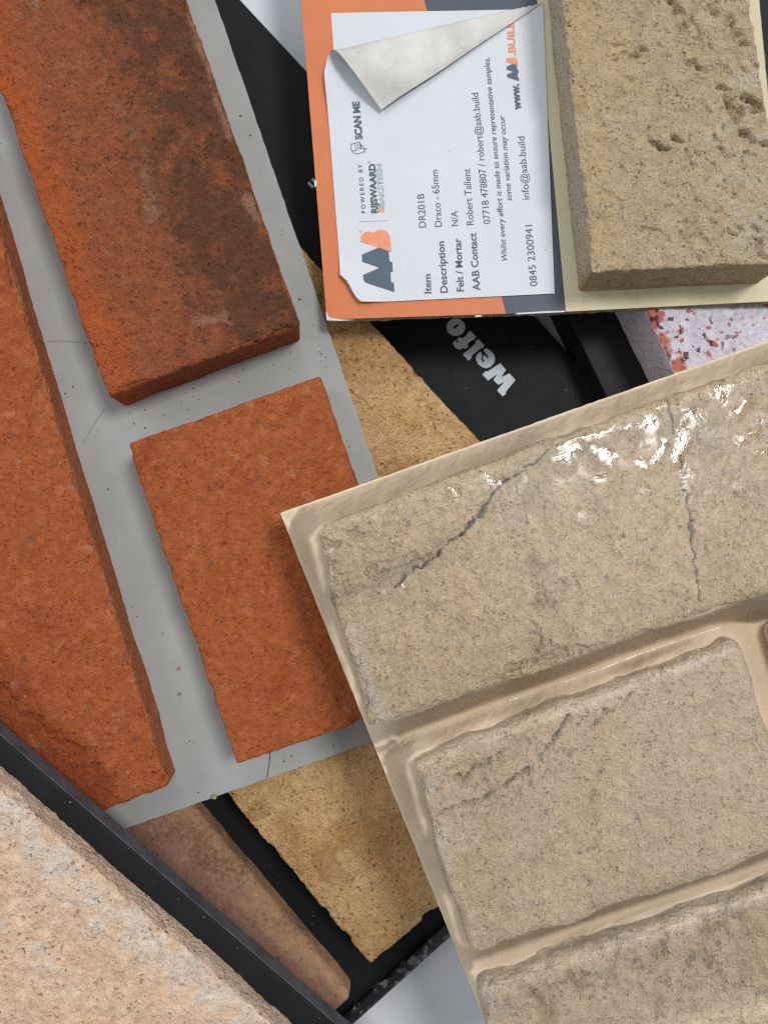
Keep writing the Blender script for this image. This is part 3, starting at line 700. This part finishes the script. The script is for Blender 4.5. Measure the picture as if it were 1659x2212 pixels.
# clear film: tented over the slips, tacked to the board
GLINTS = [(1262, 945, -22, 90, 16), (1205, 985, -25, 60, 14), (1275, 985, 30, 40, 16), (1300, 1000, -35, 30, 12), (1338, 932, -4, 46, 8), (1395, 985, 112, 62, 10), (1362, 1012, 100, 18, 12),
        (1440, 975, -58, 60, 14), (1428, 1003, 100, 26, 9), (1566, 890, -52, 46, 16), (1645, 800, -50, 26, 14), (1455, 858, 10, 24, 9), (1395, 895, -25, 30, 8), (1585, 945, -40, 30, 8), (1605, 985, -25, 22, 6),
        (1050, 1042, 25, 40, 9), (905, 1056, -10, 36, 7), (718, 1190, -40, 20, 6), (712, 1215, -70, 16, 6), (868, 1262, 0, 14, 5), (1030, 1730, -20, 16, 5)]
def film():
    NU, NV = 300, 300
    cn = [PC.at(*p) for p in BC]
    e1, e2 = cn[1] - cn[0], cn[3] - cn[0]
    s, t = np.meshgrid(np.linspace(0.004, 0.88, NU + 1), np.linspace(0.003, 0.90, NV + 1), indexing='xy')
    s, t = s.ravel(), t.ravel()
    G = cn[0] * ((1 - s) * (1 - t))[:, None] + cn[1] * (s * (1 - t))[:, None] + cn[2] * (s * t)[:, None] + cn[3] * ((1 - s) * t)[:, None]
    u = e1 / np.linalg.norm(e1); v = np.cross(PC.n, u)
    q = np.stack([(G - cn[0]) @ u, (G - cn[0]) @ v], 1)
    Hs = [np.full(len(s), 0.0004)]
    dn = 0.0012 * fbm2(q[:, 0], q[:, 1], 0.022, 2, 88)
    inner = np.full(len(s), 1e9)
    for crn, hh in ((S1, HS), (S2, HS), (S3, HS - 0.001)):
        c3 = [PC.at(x, y, hh) - PC.n * hh - cn[0] for x, y in crn]
        poly = np.array([[c @ u, c @ v] for c in c3]); ctr = poly.mean(0)
        d = np.full(len(s), -1e9)
        R = 0.005
        dx = []
        for a_, b_ in zip(poly, np.roll(poly, -1, 0)):
            e = b_ - a_; nn = np.array([e[1], -e[0]]) / np.hypot(*e)
            if np.dot(ctr - a_, nn) > 0: nn = -nn
            dx.append((q - a_) @ nn + R)
        dx = np.array(dx)
        d = np.minimum(dx.max(0), 0) + np.sqrt((np.clip(dx, 0, None) ** 2).sum(0)) - R
        inner = np.minimum(inner, d)
        d = d + dn * sstep(-0.002, 0.004, d)
        dd = 0.5 * ((d + 0.0010) + np.sqrt((d + 0.0010) ** 2 + 0.0012 ** 2))
        Hs.append(np.maximum(hh + 0.00115 - 1.0 * dd, -0.02))
    Hs = np.array(Hs); tk = 0.0009; mx = Hs.max(0)
    Hh = mx + tk * np.log(np.exp((Hs - mx) / tk).sum(0))
    px, py = project(G)
    onb = sstep(-0.002, 0.003, inner)
    w = 0.00015 * fbm2(q[:, 0], q[:, 1], 0.016, 1, 81) * (1 - onb) + 0.0004 * np.abs(fbm2(q[:, 0], q[:, 1], 0.019, 2, 84)) * onb * sstep(0, 0.006, Hh + 0.003)
    for pts, wd, hg in (([(756, 1319), (733, 1328), (736, 1356), (754, 1402)], 3.5, 0.0007), ([(795, 1615), (830, 1605), (862, 1590)], 6, 0.0009), ([(800, 1640), (812, 1615), (840, 1600)], 5, 0.0008),
                        ([(830, 1660), (855, 1740), (892, 1815), (900, 1780), (920, 1800)], 3.5, 0.0009), ([(700, 1290), (720, 1400), (760, 1520)], 6, 0.0005), ([(620, 1165), (650, 1158), (690, 1150)], 3, 0.0007),
                        ([(990, 2120), (1010, 2150), (1025, 2200)], 6, 0.0010), ([(1000, 2100), (1040, 2080)], 6, 0.0010), ([(870, 1880), (900, 1950), (930, 2040)], 4, 0.0006)):
        w = w + hg * np.exp(-(polydist(px + 3 * fbm2(px, py, 20, 2, 90), py, pts) / wd) ** 2)
    bqx, bqy = px + 9 * fbm2(px, py, 17, 3, 101), py + 9 * fbm2(px, py, 17, 3, 103)
    glint = np.zeros(len(px)); LP = np.array([0.76, 0.54, 2.1]); fac = np.zeros(len(px)); wsum = np.full(len(px), 1e-9)
    for bx, by, ang, ln, wd in GLINTS:                  # facets of loose film, tilted to mirror the lamp into the camera as glints
        P0 = PC.at(bx, by, HS)
        Vv = np.array([0, 0, CZ]) - P0; Ll = LP - P0
        Hv = Vv / np.linalg.norm(Vv) + Ll / np.linalg.norm(Ll)
        gu, gv = -(Hv @ u) / (Hv @ PC.n), -(Hv @ v) / (Hv @ PC.n)
        c_, s_ = math.cos(math.radians(ang)), math.sin(math.radians(ang))
        uu, vv = (bqx - bx) * c_ + (bqy - by) * s_, -(bqx - bx) * s_ + (bqy - by) * c_
        mk = np.exp(-(uu / (ln * 0.70)) ** 4 - (vv / (wd * 0.95)) ** 4)
        q0 = np.array([(P0 - cn[0]) @ u, (P0 - cn[0]) @ v])
        fac += mk * np.clip((q[:, 0] - q0[0]) * gu + (q[:, 1] - q0[1]) * gv, -0.0006, 0.0006); wsum = np.maximum(wsum, mk)
        glint = np.maximum(glint, np.exp(-(uu / (ln * 0.54)) ** 6 - (vv / (wd * 0.62)) ** 6))
    w = w * (1 - glint) + fac + 0.0002 * glint
    X = G + PC.n[None, :] * (Hh + w)[:, None]
    i, j = np.meshgrid(np.arange(NU), np.arange(NV), indexing='xy')
    b = (j * (NU + 1) + i).ravel()
    F = np.stack([b, b + 1, b + NU + 2, b + NU + 1], 1)[:, ::-1]
    band = np.exp(-(polydist(px, py, [(860, 1065), (1060, 1015), (1250, 945), (1450, 870), (1640, 800)]) / 70) ** 2)
    patch = sstep(0.12, 0.34, fbm2(px, py, 46, 2, 95))
    loose = np.maximum(band * patch, 0.75 * sstep(0.38, 0.5, fbm2(px, py, 40, 2, 97)) * np.exp(-(polydist(px, py, [(1180, 1000), (1420, 960), (1600, 920)]) / 130) ** 2))
    loose = np.maximum(loose, glint)
    loose = np.maximum(loose, 0.9 * np.exp(-(polydist(px, py, [(700, 1150), (690, 1210), (720, 1270)]) / 30) ** 2))
    loose = np.maximum(loose, 0.82 * sstep(0.003, 0.006, inner))
    tc = np.ones((len(px), 4)); tc[:, 0] = np.clip(loose, 0, 1); tc[:, 1] = 1 - 0.7 * glint
    return mesh_np('shrink_film', X, F, o_c, M['film'], True, tc)
film()

# ------------------------------------------------------------------ brick dust and crumbs shed on the boards
def crumbs():
    rng = np.random.RandomState(4)
    V, F, Mi = [], [], []
    def add(plane, x, y, r, mi):
        c = plane.at(x, y, r * 0.35); b = len(V)
        for dx, dy, dz in ((1, 0, 0), (-1, 0, 0), (0, 1, 0), (0, -1, 0), (0, 0, 0.8), (0, 0, -0.6)):
            k = rng.uniform(0.6, 1.3) * r
            V.append(c + np.array([dx * k + rng.uniform(-.3, .3) * r, dy * k + rng.uniform(-.3, .3) * r, dz * r]))
        for f in ((0, 2, 4), (2, 1, 4), (1, 3, 4), (3, 0, 4), (2, 0, 5), (1, 2, 5), (3, 1, 5), (0, 3, 5)):
            F.append([b + i for i in f]); Mi.append(mi)
    def along(plane, a, b, w, n, mi, r0=0.00012, r1=0.00042):
        for _ in range(n):
            t = rng.rand(); add(plane, a[0] + (b[0] - a[0]) * t + rng.normal() * w, a[1] + (b[1] - a[1]) * t + rng.normal() * w, r0 + (r1 - r0) * rng.rand() ** 3, mi)
    along(PG, (60, 500), (420, 1640), 26, 60, 0); along(PG, (280, 900), (690, 760), 16, 34, 0); along(PG, (520, 240), (762, 980), 5, 34, 0)
    along(PG, (410, 1712), (740, 1602), 7, 26, 0); along(PW, (900, 720), (1220, 880), 60, 34, 1, 0.0001, 0.0003); along(PW, (470, 1760), (780, 2110), 10, 16, 1)
    along(PT, (30, 1634), (690, 2203), 6, 14, 2, 0.0001, 0.0003); along(PA, (1240, 655), (1640, 635), 6, 14, 3, 0.0001, 0.0003)
    o = mesh_np('brick_dust', np.array(V), np.array(F), None, [M['b_red'], M['b_ochre'], M['b_buff'], M['b_sand']], False)
    o.data.polygons.foreach_set('material_index', np.array(Mi, dtype=np.int32))
    o['kind'] = 'stuff'; o['label'] = 'fine brick dust and crumbs scattered over the sample boards'; o['category'] = 'brick dust'
crumbs()
